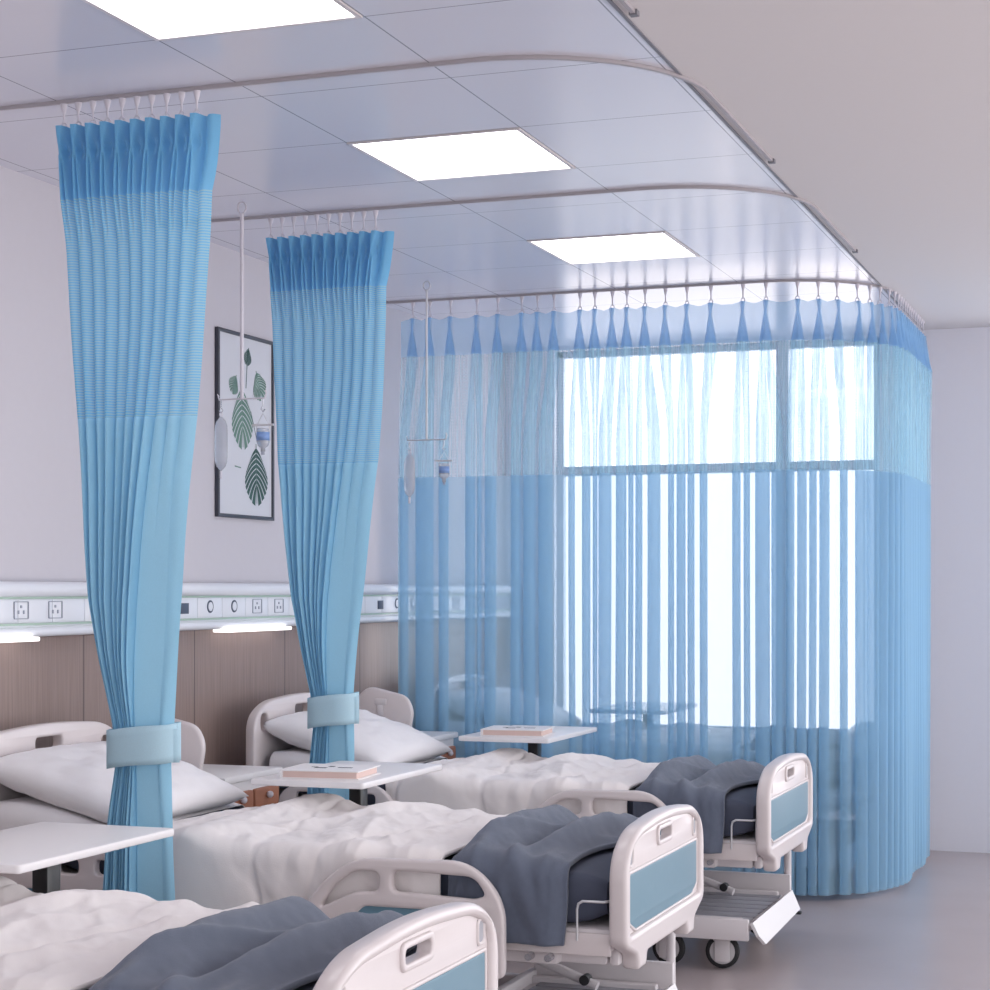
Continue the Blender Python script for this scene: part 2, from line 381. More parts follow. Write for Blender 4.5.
# ------------------------------------------------------------------ tied-back curtains
def lerp(a, b, t): return a+(b-a)*t
def smooth(t): t = max(0, min(1, t)); return t*t*(3-2*t)
def interp(tab, z):
    tab = sorted(tab)
    if z <= tab[0][0]: return tab[0][1:]
    for (a, b) in zip(tab, tab[1:]):
        if z <= b[0]:
            t = (z-a[0])/(b[0]-a[0]); return tuple(lerp(p_, q_, t) for p_, q_ in zip(a[1:], b[1:]))
    return tab[-1][1:]
def tied_curtain(y0, x_left, x_right, ztop, zh, zm, tie, table, n, label, band_z, seed):
    r = random.Random(seed)
    root = empty('privacy_curtain', (0, y0, 0)); tag(root, label, 'curtain', 'blue privacy curtains tied back with a pale band')
    NU = n*26; flap = .045
    jit = [r.uniform(-.18, .18) for _ in range(n+1)]
    amp = [r.uniform(.75, 1.2) for _ in range(n+2)]
    W = x_right-x_left-flap
    def point(i, z):
        u = i/NU                                   # 0..1 across the pleated width, >1 is the flap
        xl, xr = interp(table, z)
        k = u*n; c = math.floor(k); f = k-c-.5     # f in -.5..+.5, pleat in the middle
        zz = smooth((zh+.02-z)/.18)                # 0 in header, 1 in the mesh below
        s = smooth((zm+.45-z)/.9)                  # 0 near top, 1 near the tie
        # header: pleat fingers, pinched 7 cm below the top
        zp = ztop-.075
        if z > zp: hw = lerp(.08, .32, (z-zp)/.075)
        else: hw = lerp(.08, .42, min(1, (zp-z)/(zp-zh))**.8)
        A = .054
        below = smooth((zp-z)/.05)
        yh = -A/(1+abs(f/hw)**5)+A*.40*math.exp(-((f-.12*hw)/(.20*hw))**2)*below+.022
        yh += .010*math.sin(2*PI*f*3)*(1-math.exp(-(f/hw)**2))
        xh = u
        # body: rounded folds with sharp valleys
        ph = k+jit[min(c, n)]*math.sin(PI*(k-c))*s
        g0 = smooth(1-abs(z-tie)/.30)
        fl = smooth((u-.77)/.05)*s                 # towards the hem the last folds fall as one flat panel
        yb = -(.034+.020*s)*(1-.45*g0)*(1-fl)*abs(math.sin(PI*ph))**.5*amp[c if c < n else n] + .018 - .028*fl
        um = u if u <= .86 else u
        sp = .60-.14*smooth((zm-z)/.9)
        xb = lerp(u, u/.80*sp if u < .80 else sp+(u-.80)/.20*(.84-sp), s)
        x01 = lerp(xh, xb, zz)*1.0
        full = (xr-xl)-flap*(1-s)-0*s
        x = xl+x01*lerp(W/(x_right-x_left-flap), 1, 0)*full*1.0
        y = lerp(yh, yb, zz)
        # gathered cloth turns round the bundle near the tie
        g = smooth(1-abs(z-tie)/.55)
        cx = (xl+xr)/2; q = (x-cx)/max(.01, (xr-xl)/2)
        y += g*(.030*(q*q)-.030)
        y += .004*math.sin(9*z+5*u+seed)
        return (x, y, z)
    def flap_pt(t, z):
        base = point(NU, z); xl, xr = interp(table, z); s = smooth((zm+.45-z)/.9)
        x = lerp(base[0], xr, t)
        y = base[1]+lerp(-.02*math.sin(PI*t), -.010*math.sin(PI*t), s)
        g = smooth(1-abs(z-tie)/.4)
        y += g*.03*t*t
        return (x, y, z)
    def sheet(z0, z1, nz, nm, m_):
        P = []
        for j in range(nz+1):
            z = lerp(z0, z1, j/nz)
            row = [point(i, z) for i in range(NU+1)]+[flap_pt(t/14, z) for t in range(1, 15)]
            P.append(row)
        o = part(nm, grid_mesh(P), m_, root); return o
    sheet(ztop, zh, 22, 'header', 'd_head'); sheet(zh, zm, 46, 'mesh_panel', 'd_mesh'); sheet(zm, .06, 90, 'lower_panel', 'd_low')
    # tieback: an oval band with an overlapping end
    xl, xr = interp(table, tie); cx = (xl+xr)/2; hw = (xr-xl)/2+.013; hb = .078
    P = []
    for k in range(49):
        t = 2*PI*k/48
        x = cx+hw*math.copysign(abs(math.cos(t))**.75, math.cos(t)); y = hb*math.copysign(abs(math.sin(t))**.75, math.sin(t))
        P.append([(x, y, lerp(band_z[0], band_z[1], j/6)+.012*(x-cx)/hw+.002*math.sin(j*2+k*.4)) for j in range(7)])
    band = thicken(grid_mesh(P), .004); part('tieback', band, 'c_band', root)
    part('tieback_tab', thicken(grid_mesh([[(xr-.004+.03*i/4, -.022-.004*i/4+.02*(i/4)**2, lerp(band_z[0]+.01, band_z[1]-.004, j/4)) for j in range(5)] for i in range(5)]), .004), 'c_band', root)
    hk = None
    for k in range(n):
        x = x_left+(x_right-x_left-flap)*(k+.5)/n
        if hk is None: hk = hook_mesh(TZ, ztop)
        h = link_mesh('curtain_hook', hk, M['hook'], root); h.location = (x, -.018*0, 0)
        if not hk.materials: hk.materials.append(M['hook'])
    return root
# (z, left x, right x)
T1 = [(2.915, .625, 1.189), (2.69, .640, 1.165), (2.02, .700, 1.115), (1.47, .750, 1.070), (1.09, .826, 1.040), (.98, .840, 1.030), (.53, .795, 1.050), (.06, .770, 1.07)]
T1 = [(z_, 3.89+(a_-3.89)*.984, 3.89+(b_-3.89)*.984) for z_, a_, b_ in T1]
tied_curtain(4.95, T1[0][1], T1[0][2], 2.915, 2.69, 2.02, 1.035, T1, 10, 'blue pleated curtain tied back at the left, nearest the camera', (.975, 1.090), 3)
T2 = [(2.905, .376, .945), (2.69, .400, .918), (2.02, .431, .884), (1.47, .500, .820), (1.09, .585, .775), (.98, .600, .775), (.62, .570, .785), (.06, .55, .80)]
T2 = [(z_, 3.89+(a_-3.89)*.971, 3.89+(b_-3.89)*.971) for z_, a_, b_ in T2]
tied_curtain(6.75, T2[0][1], T2[0][2], 2.905, 2.69, 2.00, 1.02, T2, 10, 'blue pleated curtain tied back beside the farther bed with the framed print behind it', (.965, 1.085), 8)

# ------------------------------------------------------------------ the long drawn curtain
YC, XCC, RC = 8.98, 2.605, .56
S_ARC = XCC-RC; L_ARC = RC*PI/2
def path(s, off):
    """point at arc length s (measured as x from the left wall) on the track, moved off towards the room"""
    if s <= S_ARC: return (s, YC-off)
    if s <= S_ARC+L_ARC:
        t = (s-S_ARC)/RC; rr = RC+off
        return (S_ARC+rr*math.sin(t), YC+RC-rr*math.cos(t))
    return (XCC+off, YC+RC+(s-S_ARC-L_ARC))
# metres along the track from the left wall: the hooks, and the gathered folds between plain stretches of cloth
hooks = [0.202, 0.297, 0.411, 0.556, 0.67, 0.799, 0.882, 0.97, 1.107, 1.185, 1.276, 1.351, 1.444, 1.548, 1.657, 1.777, 1.936, 2.049, 2.2, 2.301, 2.397]
bands = [(0.135, 0.18), (0.225, 0.322), (0.353, 0.405), (0.499, 0.55), (0.564, 0.586), (0.605, 0.665), (0.746, 0.797), (0.813, 0.874), (0.893, 0.964), (1.052, 1.083), (1.123, 1.164), (1.18, 1.201), (1.209, 1.274), (1.299, 1.351), (1.364, 1.387), (1.4, 1.433), (1.462, 1.525), (1.566, 1.594), (1.609, 1.652), (1.664, 1.697), (1.725, 1.762), (1.887, 1.926), (1.943, 1.973), (2.0, 2.069), (2.078, 2.13), (2.147, 2.185), (2.197, 2.243), (2.253, 2.291), (2.301, 2.354), (2.402, 2.449)]
S_END = S_ARC+L_ARC+1.08
s = hooks[-1]+.115
while s < S_END: hooks.append(s); s += rnd.uniform(.075, .10)
s = bands[-1][1]+.035
while s < S_END-.05:
    w_ = rnd.uniform(.052, .075); bands.append((s, min(s+w_, S_END))); s += w_+rnd.uniform(.0, .008)
groups = [[] for _ in hooks]
for b in bands:
    c = (b[0]+b[1])/2; k = min(range(len(hooks)), key=lambda i: abs(hooks[i]-c)); groups[k].append(b)
ztop, zh, zm = 2.905, 2.705, 2.08
rows_h, rows_b, amps = [], [], []     # matching columns: s and offset in the header, at header bottom and in the body
cols = []   # each: (s_pinch, off_pinch, s_hb, off_hb, s_body, off_body)
prev_end = None
for k, (h, g) in enumerate(zip(hooks, groups)):
    m_ = max(1, len(g))
    if not g:
        g = [(h-.012, h+.012)]
    wp, wb = .012, .060
    for j, (a, b) in enumerate(g):
        for q in range(19):
            t = q/18; gg = (1-math.cos(3*PI*t))/2
            dd = .030*t+.010*math.sin(3*PI*t)
            sp = h-wp/2+wp*(j+gg)/m_; sb = h-wb/2+wb*(j+gg)/m_
            cols.append((sp, .004+.020*(1-abs(2*(j+t)/m_-1)), sb, .006+.038*(1-abs(2*(j+gg)/m_-1)**1.3)*1.0+.006*dd/.03, a+(b-a)*gg, dd*(1.0 if b-a > .02 else .6)+(b-a)*.12*math.sin(PI*gg)))
cols_full = []
for i, c in enumerate(cols):
    cols_full.append(c)
    if i+1 < len(cols):
        n = cols[i+1]
        if n[0]-c[0] > .02:       # flat cloth between two pleats
            for q in range(1, 10):
                t = q/10; sag = .006*math.sin(PI*t)
                cols_full.append(tuple(lerp(c[e], n[e], smooth(t) if e in (1, 3, 5) else t)-(sag if e in (1, 3, 5) else 0) for e in range(6)))
first = cols_full[0]
cols_full = [(.135, 0, .135, 0, .118, 0)]+cols_full
def c3_pt(c, z):
    zp = ztop-.055
    if z >= zh:
        if z > zp: t = (z-zp)/(ztop-zp); s_ = lerp(c[0], lerp(c[0], c[2], .30), t); o = c[1]*(1-.3*t)
        else: t = (zp-z)/(zp-zh); s_ = lerp(c[0], c[2], t**.9); o = lerp(c[1], c[3], t)
    else:
        t = smooth((zh-z)/.50); t = t**.8
        s_ = lerp(c[2], c[4], t); o = lerp(c[3], c[5], t)
        dn = max(0, (1.6-z)/1.6)
        s_ += .006*dn*math.sin(7*c[4]+1); o += .010*dn*math.sin(11*c[4])
    x, y = path(s_, o)
    return (x, y, z)
root = empty('privacy_curtain', (0, 0, 0)); root.location = (0, 0, 0)
tag(root, 'long sheer blue curtain drawn right across the bay in front of the window', 'curtain')
hk = hook_mesh(TZ, ztop)
def c3_sheet(z0, z1, nz, nm, m_, scallop=False):
    P = []
    for j in range(nz+1):
        z = lerp(z0, z1, j/nz); row = []
        for c in cols_full:
            x, y, zz = c3_pt(c, z)
            if scallop:
                dmin = min(abs(c[0]-h) for h in hooks)
                zz -= .012*min(1, dmin/.05)*(1-j/nz)
            row.append((x, y, zz))
        P.append(row)
    return part(nm, grid_mesh(P), m_, root)
c3_sheet(ztop, zh, 16, 'header', 'c_head', True)
c3_sheet(zh, zm, 26, 'mesh_panel', 'c_mesh')
c3_sheet(zm, .03, 40, 'lower_panel', 'c_low')
for h in hooks:
    x, y = path(h, .0); o = link_mesh('curtain_hook', hk, M['hook'], root); o.location = (x, y, 0)

# ------------------------------------------------------------------ beds
BX, BY = 1.3, .475
OFF = (-BX, -BY, 0)
def mtop(x):
    return .68+.11*smooth((.95-x)/.62)
def yz(pts): return pts
bed = empty('hospital_bed', (BX, 5.17+BY, 0))
# headboard
out = rounded([(.0, .42), (.93, .42), (.93, .955), (.80, 1.02), (.47, 1.04), (.13, 1.02), (0, .955)], [.03, .03, .07, .16, .3, .16, .07], 7)
out = [(a-.01, b) for a, b in out]
out = [(-.045+(a+.01)*.975/.93, b) for a, b in out]
sl = [rrect(.02, .088, .893, .968, .03), rrect(.775, .85, .893, .968, .03), rrect(.355, .52, .946, .990, .02)]
part('headboard', plate(out, sl, .045, .010, 'YZ', .2), 'bed', bed, OFF)
# footboard: thick rim, thinner web, inlay
fo = rounded([(.0, .475), (.13, .43), (.14, .385), (.22, .385), (.235, .425), (.715, .425), (.73, .385), (.81, .385), (.82, .43), (.95, .475), (.95, .725), (.82, .80), (.475, .825), (.13, .80), (0, .725)],
             [.03, .02, .012, .012, .012, .012, .012, .012, .02, .03, .09, .2, .3, .2, .09], 7)
fin = rounded([(.045, .50), (.905, .50), (.905, .73), (.80, .772), (.475, .793), (.15, .772), (.045, .73)], [.02, .02, .06, .12, .2, .12, .06], 7)
fb = part('footboard', plate(fo, [fin], .056, .014, 'YZ', 2.40), 'bed', bed, OFF)
web_o = rounded([(.035, .49), (.915, .49), (.915, .735), (.80, .778), (.475, .80), (.15, .778), (.035, .735)], [.02, .02, .06, .12, .2, .12, .06], 7)
web = part('web', plate(web_o, [rrect(.40, .55, .730, .765, .015)], .026, .005, 'YZ', 2.40), 'bed', fb, OFF)
part('grip', plate(rrect(.385, .565, .716, .779, .024), [rrect(.402, .548, .732, .763, .014)], .038, .006, 'YZ', 2.402), 'bed', fb, OFF)
for a_ in (.066, .834):
    hp = part('hand_recess', plate(rrect(a_, a_+.05, .690, .756, .018), [rrect(a_+.010, a_+.040, .700, .746, .012)], .032, .006, 'YZ', 2.402), 'bed', fb, OFF)
    part('recess_back', boxes([(2.4135, 2.4145, a_+.004, a_+.046, .694, .752)]), 'tray', hp, OFF)  # grey colour stands in for the shade inside the recess
teal_o = [(.085, .525), (.14, .505), (.81, .505), (.885, .535), (.885, .672), (.085, .672)]
teal_o = [(.07, .535), (.135, .508), (.815, .508), (.88, .535), (.88, .673), (.07, .673)]
part('inlay_rim', plate(rounded([(.06, .53), (.13, .50), (.82, .50), (.89, .53), (.89, .683), (.06, .683)], .01), [rounded(teal_o, .008)], .034, .004, 'YZ', 2.402), 'bed', fb, OFF)
part('inlay_panel', plate(rounded(teal_o, .008), [], .030, .002, 'YZ', 2.402), 'teal', fb, OFF, 'teal blue inlay panel')
# mattress with raised head end
def mattress():
    secs = []; nx = 46
    for i in range(nx+1):
        x = lerp(.245, 2.35, i/nx)
        ins = 0
        e = min(i, nx-i)
        ins = [.03, .012, .003, 0][min(e, 3)]
        zt = mtop(x); zb = zt-.155
        sec = rounded([(.03+ins, zb+ins), (.92-ins, zb+ins), (.92-ins, zt-ins), (.03+ins, zt-ins)], .035, 6)
        secs.append([(x, a, b) for a, b in sec])
    n = len(secs[0]); verts = [v for s_ in secs for v in s_]; f = []
    for i in range(nx):
        for j in range(n):
            f.append((i*n+j, (i+1)*n+j, (i+1)*n+(j+1) % n, i*n+(j+1) % n))
    f.append(tuple(range(n))[::-1]); f.append(tuple(nx*n+j for j in range(n)))
    me = me_from(verts, f); bm = bmesh.new(); bm.from_mesh(me); bmesh.ops.recalc_face_normals(bm, faces=bm.faces); bm.to_mesh(me); bm.free()
    auto_smooth(me, 60); return me
mt = part('mattress', mattress(), 'mattress', bed, OFF)
# mattress retainer
part('retainer', tube([(2.275, .012, .485), (2.275, .012, .575), (2.279, .012, .592), (2.292, .012, .60), (2.355, .012, .60), (2.365, .03, .60), (2.365, .05, .60), (2.365, .05, .50)], .004), 'wire', bed, OFF)
# deck and side frame
part('deck', boxes([(.23, 2.375, .037, .913, .452, .518, .012), (.5, 2.2, .06, .89, .40, .456, .01), (.235, .26, .05, .9, .50, .60, .01)], bev=.01), 'frame', bed, OFF)
part('backrest_board', plate([(.27, .612), (.33, .612), (.93, .522), (.88, .519)], [], .84, .004, 'XZ', .475), 'frame', bed, OFF)
for q in ((1.30, 2.372, .026, .036, .440, .506, .004), (1.30, 2.372, .914, .924, .440, .506, .004)): part('side_frame', boxes([q]), 'bed', bed, OFF)
for x in (2.13, 2.19):
    part('bolt', cyls([((x, -.004, .43), (x, .03, .43), .011)]), 'chrome', bed, OFF)
for q in ((2.05, 2.34, .10, .17, .40, .455, .01), (2.05, 2.34, .78, .85, .40, .455, .01), (2.345, 2.375, .1, .85, .40, .45, .008)): part('foot_bracket', boxes([q]), 'frame', bed, OFF)
# side rails
def foot_rail(y):
    o = rounded([(1.44, .37), (2.077, .37), (2.077, .60), (1.97, .709), (1.60, .702), (1.50, .63), (1.40, .50)], [.03, .03, .09, .10, .07, .06, .06], 7)
    a = rounded([(1.49, .548), (1.60, .60), (1.682, .606), (1.682, .664), (1.600, .664), (1.535, .62)], [.02, .02, .02, .022, .03, .03], 5)
    b = rounded([(1.725, .608), (1.98, .598), (2.022, .61), (1.985, .664), (1.725, .670)], [.022, .01, .02, .05, .022], 5)
    t = rounded([(1.53, .415), (2.02, .415), (2.02, .56), (1.635, .56), (1.575, .505)], .012)
    r = part('side_rail', plate(o, [a, b, t], .034, .010, 'XZ', y), 'bed', bed, OFF)
    tt = rounded([(1.525, .41), (2.025, .41), (2.025, .565), (1.632, .565), (1.57, .508)], .012)
    part('inlay_panel', plate(tt, [], .018, .003, 'XZ', y), 'teal', r, OFF, 'teal blue inlay panel')
def head_rail(y):
    o = rounded([(.345, .365), (.87, .365), (.915, .55), (.815, .692), (.43, .692), (.345, .64)], [.04, .04, .07, .07, .04, .04], 5)
    hs = [rrect(.425, .50, .604, .652, .018, 4), rrect(.575, .655, .604, .652, .018, 4), rrect(.715, .79, .604, .652, .018, 4)]
    t = rounded([(.42, .415), (.82, .415), (.835, .55), (.42, .55)], .014)
    r = part('side_rail', plate(o, hs+[t], .034, .007, 'XZ', y), 'bed', bed, OFF)
    tt = rounded([(.415, .41), (.824, .41), (.84, .555), (.415, .555)], .012)
    part('inlay_panel', plate(tt, [], .018, .003, 'XZ', y), 'teal', r, OFF, 'teal blue inlay panel')
foot_rail(-.05); foot_rail(1.0); head_rail(-.05)
ro = rounded([(.27, .70), (.50, .74), (.535, .93), (.50, 1.0), (.30, 1.045), (.235, .98)], [.04, .06, .05, .06, .05, .05], 7)
rr = part('side_rail', plate(ro, [], .030, .010, 'XZ', .985), 'bed', bed, OFF, 'raised head-end rail')
part('latch', boxes([(.35, .385, .964, .972, .90, .96, .006), (.34, .40, .962, .972, .955, .985, .005)]), 'frame', rr, OFF)
for y in (-.03, .98):
    for xa in (1.62, 1.88, .48, .70):
        ya, yb = (y, .03) if y < 0 else (.92, y)
        part('rail_arm', boxes([(xa, xa+.06, ya, yb, .40, .432, .006)]), 'frame', bed, OFF)
# chassis with sloping foot tray
part('chassis', boxes([(.35, 2.30, .09, .13, .13, .20), (.35, 2.30, .80, .84, .13, .20), (.35, .41, .09, .84, .13, .20), (1.2, 1.26, .09, .84, .13, .2)], bev=.008), 'frame', bed, OFF)
tr = part('foot_tray', boxes([(1.86, 2.33, .02, .85, .150, .176), (1.86, 2.345, -.005, .02, .130, .215), (1.86, 2.345, .85, .875, .13, .268), (1.84, 1.87, .0, .87, .14, .215)], bev=.006), 'frame', bed, OFF)
part('tray_mat', boxes([(1.90, 2.315, .05+i*.1, .13+i*.1, .177, .184) for i in range(8)], bev=.002), 'tray', tr, OFF)
bm = bmesh.new()
vs = [bm.verts.new(v) for v in [(2.350, .0, .198), (2.350, .81, .205), (2.385, .81, .128), (2.392, .05, .112), (2.375, .0, .150),
                                (2.362, .0, .204), (2.362, .81, .211), (2.397, .81, .131), (2.404, .05, .115), (2.387, .0, .153)]]
bm.faces.new(vs[:5]); bm.faces.new(vs[5:][::-1])
for i in range(5): bm.faces.new((vs[i], vs[(i+1) % 5], vs[5+(i+1) % 5], vs[5+i]))
part('tray_plate', from_bm(bm), 'plate_white', tr, OFF)
for q in (((1.55, .75, .40), (2.13, .70, .205), .016), ((1.0, .3, .19), (.7, .3, .43), .03), ((1.0, .65, .19), (.7, .65, .43), .03)): part('lift_arm', cyls([q]), 'frame', bed, OFF)
part('actuator', cyls([((1.35, .47, .20), (1.8, .47, .38), .03), ((1.2, .47, .165), (1.35, .47, .20), .045)]), 'frame', bed, OFF)
for q in (.680,): part('joint_cap', cyls([((2.09, q, .225), (2.09, q+.04, .225), .017)]), 'rubber', bed, OFF)
part('brake_pedal', boxes([(2.30, 2.385, .885, .915, .092, .104)], bev=.004), 'rubber', bed, OFF)
part('tray_support', cyls([((2.325, .90, .10), (2.325, .90, .43), .016)]), 'frame', bed, OFF)
def caster(x, y, rz):
    c = part('caster', (lambda: (lambda bm: (box_bm(bm, -.03, .03, -.034, -.022, .03, .115, .004), box_bm(bm, -.03, .03, .022, .034, .03, .115, .004), box_bm(bm, -.035, .035, -.034, .034, .112, .13, .004), cyl_bm(bm, (0, 0, .128), (0, 0, .155), .018), cyl_bm(bm, (0, -.036, .068), (0, .036, .068), .010), from_bm(bm))[-1])(bmesh.new()))(), 'frame', bed)
    auto_smooth(c.data); c.location = (x-BX, y-BY, 0); c.rotation_euler.z = rz
    P = []
    for k in range(33):
        t = 2*PI*k/32; P.append([(r_*math.cos(t), yy, .068+r_*math.sin(t)) for r_, yy in ((.050, -.016), (.062, -.017), (.067, -.010), (.0675, 0), (.067, .010), (.062, .017), (.050, .016))])
    tm = grid_mesh(P); part('tyre', tm, 'rubber', c)
    part('wheel', cyls([((0, -.0155, .068), (0, .0155, .068), .0515), ((0, -.02, .068), (0, .02, .068), .02)], n=32), 'wheel', c)
caster(2.22, .10, .12); caster(2.00, .10, -.1); caster(2.22, .84, .5); caster(2.0, .84, .1); caster(.45, .10, .2); caster(.45, .84, -.2)
beds = [(3.14, 'white hospital bed nearest the camera, only its foot end and a rail in view'), (5.17, 'white hospital bed in the middle, second from the camera'),
        (7.20, 'white hospital bed beside the long sheer curtain, third from the camera'), (9.23, 'white hospital bed seen dimly behind the long sheer curtain by the window')]
for b, l in beds:
    o = bed if b == 5.17 else copy_tree(bed)
    o.location = (BX, b+BY, 0); tag(o, l, 'bed', 'row of white hospital beds')

# ------------------------------------------------------------------ bedding
def fbm(x, y, z=0, o=3):
    v = 0; a = 1
    for k in range(o): v += a*noise.noise(Vector((x, y, z))); x *= 2.1; y *= 2.1; a *= .5
    return v
def drape(x0, x1, ns, nt, z_near, z_far, disp, gap, xw=None, thick=.012):
    """cloth wrapped over the mattress: up the near side, across the top, down the far side"""
    R = .05
    P = []
    for i in range(ns+1):
        row = []
        for j in range(nt+1):
            t = j/nt
            sx_ = i/ns
            x = lerp(x0, x1, sx_)
            zt = mtop(x)+gap; ya, yb = .03-gap, .92+gap
            l1 = zt-R-z_near; l2 = R*PI/2; l3 = (yb-ya)-2*R; l4 = l2; l5 = zt-R-z_far; Ltot = l1+l2+l3+l4+l5
            d = t*Ltot
            if d < l1: p_ = (ya, z_near+d); n_ = (-1, 0)
            elif d < l1+l2: a = (d-l1)/R; p_ = (ya+R-R*math.cos(a), zt-R+R*math.sin(a)); n_ = (-math.cos(a), math.sin(a))
            elif d < l1+l2+l3: p_ = (ya+R+d-l1-l2, zt); n_ = (0, 1)
            elif d < l1+l2+l3+l4: a = (d-l1-l2-l3)/R; p_ = (yb-R+R*math.sin(a), zt-R+R*math.cos(a)); n_ = (math.sin(a), math.cos(a))
            else: p_ = (yb, zt-R-(d-l1-l2-l3-l4)); n_ = (1, 0)
            side = max(0, (l1-d)/max(l1, .01), (d-(Ltot-l5))/max(l5, .01))
            xx = x+(xw(sx_, t) if xw else 0)
            top = 1 if l1+l2*.5 < d < Ltot-l5-l2*.5 else 0
            q = disp(xx, d-l1-l2+ya+R+.03, p_[1], side, sx_, t)
            yy = p_[0]+n_[0]*q
            if yy < -.012: yy = -.012-.014*math.tanh((-.012-yy)/.014)
            if yy > .962: yy = .962+.014*math.tanh((yy-.962)/.014)
            row.append((xx, yy, p_[1]+n_[1]*q))
        P.append(row)
    me = grid_mesh(P)
    me = thicken(me, thick)
    return me
def ridge(u, w_, p_=1.6): return math.exp(-abs(u/w_)**p_)
def crease(u, w_): return math.exp(-abs(u)/w_)
def duvet_disp(x, y, z, side, s_, t):
    yc = y-.475
    wob = .05*fbm(y*2.2, 3.1)+.02*fbm(x*3, y*3, 5)
    q = .014
    c = 1-side*.75
    far = smooth((y+.05)/.8)
    q += ((.020+.018*far)*ridge(x-1.03-.10*yc-wob, .085, 2)+(.014+.020*far)*ridge(x-1.44+.14*yc-wob, .095, 2)+.016*ridge(x-1.70-.25*yc-wob, .05))*c
    q += .018*ridge(x-1.24-.5*yc, .05, 2)*c
    q -= .022*crease(x-.905-.06*yc-.5*wob, .012)
    q -= .014*crease(x-1.20+.12*yc-wob, .014)
    q -= .010*crease(x-1.60-.3*yc-wob, .014)
    q -= .008*crease(y-.28-.30*(x-1.1)-.1*fbm(x*2, 1), .012)*smooth((1.5-x)/.3)
    q += .018*fbm(x*3.0+1.3*y, y*2.0-x*.8, 1.7, 3)+.007*fbm(x*9+y*4, y*5, 2.2, 3)
    q += .010*abs(fbm(x*6, y*2, 9.1, 2))
    q += .008*max(0, 1-2.0*abs(fbm(x*3.4+.8*y, y*1.1, 4.4, 2)))**2.5*smooth((.9-side)/.5)+.005*max(0, 1-2.4*abs(fbm(x*5+2*y, y*3-2*x, 6.4, 2)))**2.5
    q += side*(.008+.010*math.sin(x*13+2*fbm(x*2, 0, 3)))
    q *= smooth(min(s_, 1-s_)/.05)*.65+.35
    return max(q, .008)
duvet = link_mesh('duvet', drape(.80, 1.855, 190, 190, .446, .455, duvet_disp, .028, lambda s_, t: (.04*math.sin(t*9+1)-.02*math.cos(t*5))*(1-s_), .014), M['duvet'], off=(-BX, -BY, -.68))
def blanket_disp(x, y, z, side, s_, t):
    c = 1-side*.9; yc = y-.475
    q = .020+.010*fbm(x*4, y*2.5, 7, 2)
    fan = smooth((y+.04)/.48)
    q += (.066*fan*(1-.35*smooth((y-.5)/.4))+.006)*ridge(x-1.935+.02*yc, .065, 2)*c            # first soft roll, swelling to the far side
    q += (.060*smooth((y-.1)/.38)*(1-.5*smooth((y-.72)/.2)))*ridge(x-2.135-.08*yc, .045, 2.2)*c
    q -= .018*crease(x-2.045-.05*yc, .022)*c*fan
    q += .022*ridge(x-2.03+.40*(y-.2), .028, 2)*c*(1-fan)
    q += .012*ridge(x-1.98-.22*yc, .016, 2)*c
    q += .007*fbm(x*10+y*5, y*4-x*4, 3.3, 3)
    q += side*(.006+.008*math.sin(x*17+1.0)+.004*fbm(x*9, y*2, 8))
    near = smooth((.45-y)/.35)
    q += near*(.010*ridge(x-1.955+.10*(y-.1), .022, 2)+.012*ridge(x-2.07-.16*(y-.1), .026, 2)+.009*ridge(x-2.17+.05*y, .02, 2))
    q *= smooth(s_/.10)*.70+.30
    q *= smooth((1-s_)/.13)*.88+.12
    return max(q, .006)
def blanket_x(s_, t):
    a = (t-.18)/.3
    return (1-s_)*.008*math.sin(t*7)+s_*(.012*math.sin(t*13)+.05*smooth((t-.45)/.2)*(1-smooth((t-.8)/.12)))
blanket = link_mesh('blanket', drape(1.872, 2.235, 90, 170, .468, .47, blanket_disp, .020, blanket_x, .014), M['blanket'], off=(-BX, -BY, -.68))
def sheet_disp(x, y, z, side, s_, t):
    return .005+.002*fbm(x*6, y*3, 2, 2)
sheet = link_mesh('fitted_sheet', drape(.262, .735, 60, 90, .67, .67, sheet_disp, .009, None, .002), M['pillow'], off=(-BX, -BY, -.68))
def pillow_mesh():
    n = 40; L, W_, T = .60, .84, .18; V = []; F = []
    def top(u, v, sgn):
        a = max(0, 1-abs(u)**2.6); b = max(0, 1-abs(v)**2.6)
        h = T/2*(a*b)**.45
        pin = 1-.06*(1-abs(v)**2)*abs(u)**4
        x = u*L/2*(1-.07*(1-v*v)); y = v*W_/2*(1-.05*(1-u*u))
        w_ = .012*fbm(u*2.2+sgn, v*2.6, 4)+.008*fbm(u*5, v*6, sgn)
        return (x, y, sgn*h+w_*(a*b)**.5)
    P1 = [[top(-1+2*i/n, -1+2*j/n, 1) for j in range(n+1)] for i in range(n+1)]
    P2 = [[top(-1+2*i/n, -1+2*j/n, -1) for j in range(n, -1, -1)] for i in range(n+1)]
    a = grid_mesh(P1); b = grid_mesh(P2); bm = bmesh.new(); bm.from_mesh(a); bm.from_mesh(b)
    bmesh.ops.remove_doubles(bm, verts=bm.verts, dist=1e-4); me = from_bm(bm)
    for p_ in me.polygons: p_.use_smooth = True
    me.transform(Matrix.Translation((.49, .44, .842)) @ Matrix.Rotation(math.radians(16), 4, 'Y'))
    for v in me.vertices:                      # the underside lies flat on the sheet
        lo = mtop(v.co.x)+.022
        if v.co.z < lo: v.co.z = lo+.1*max(-.02, v.co.z-lo)*0+.0005*math.sin(40*v.co.y)
        if v.co.x < .232: v.co.x = .232
    me.transform(Matrix.Translation((-.53, -.44, -.80)))
    return me
pillow = link_mesh('pillow', pillow_mesh(), M['pillow'])
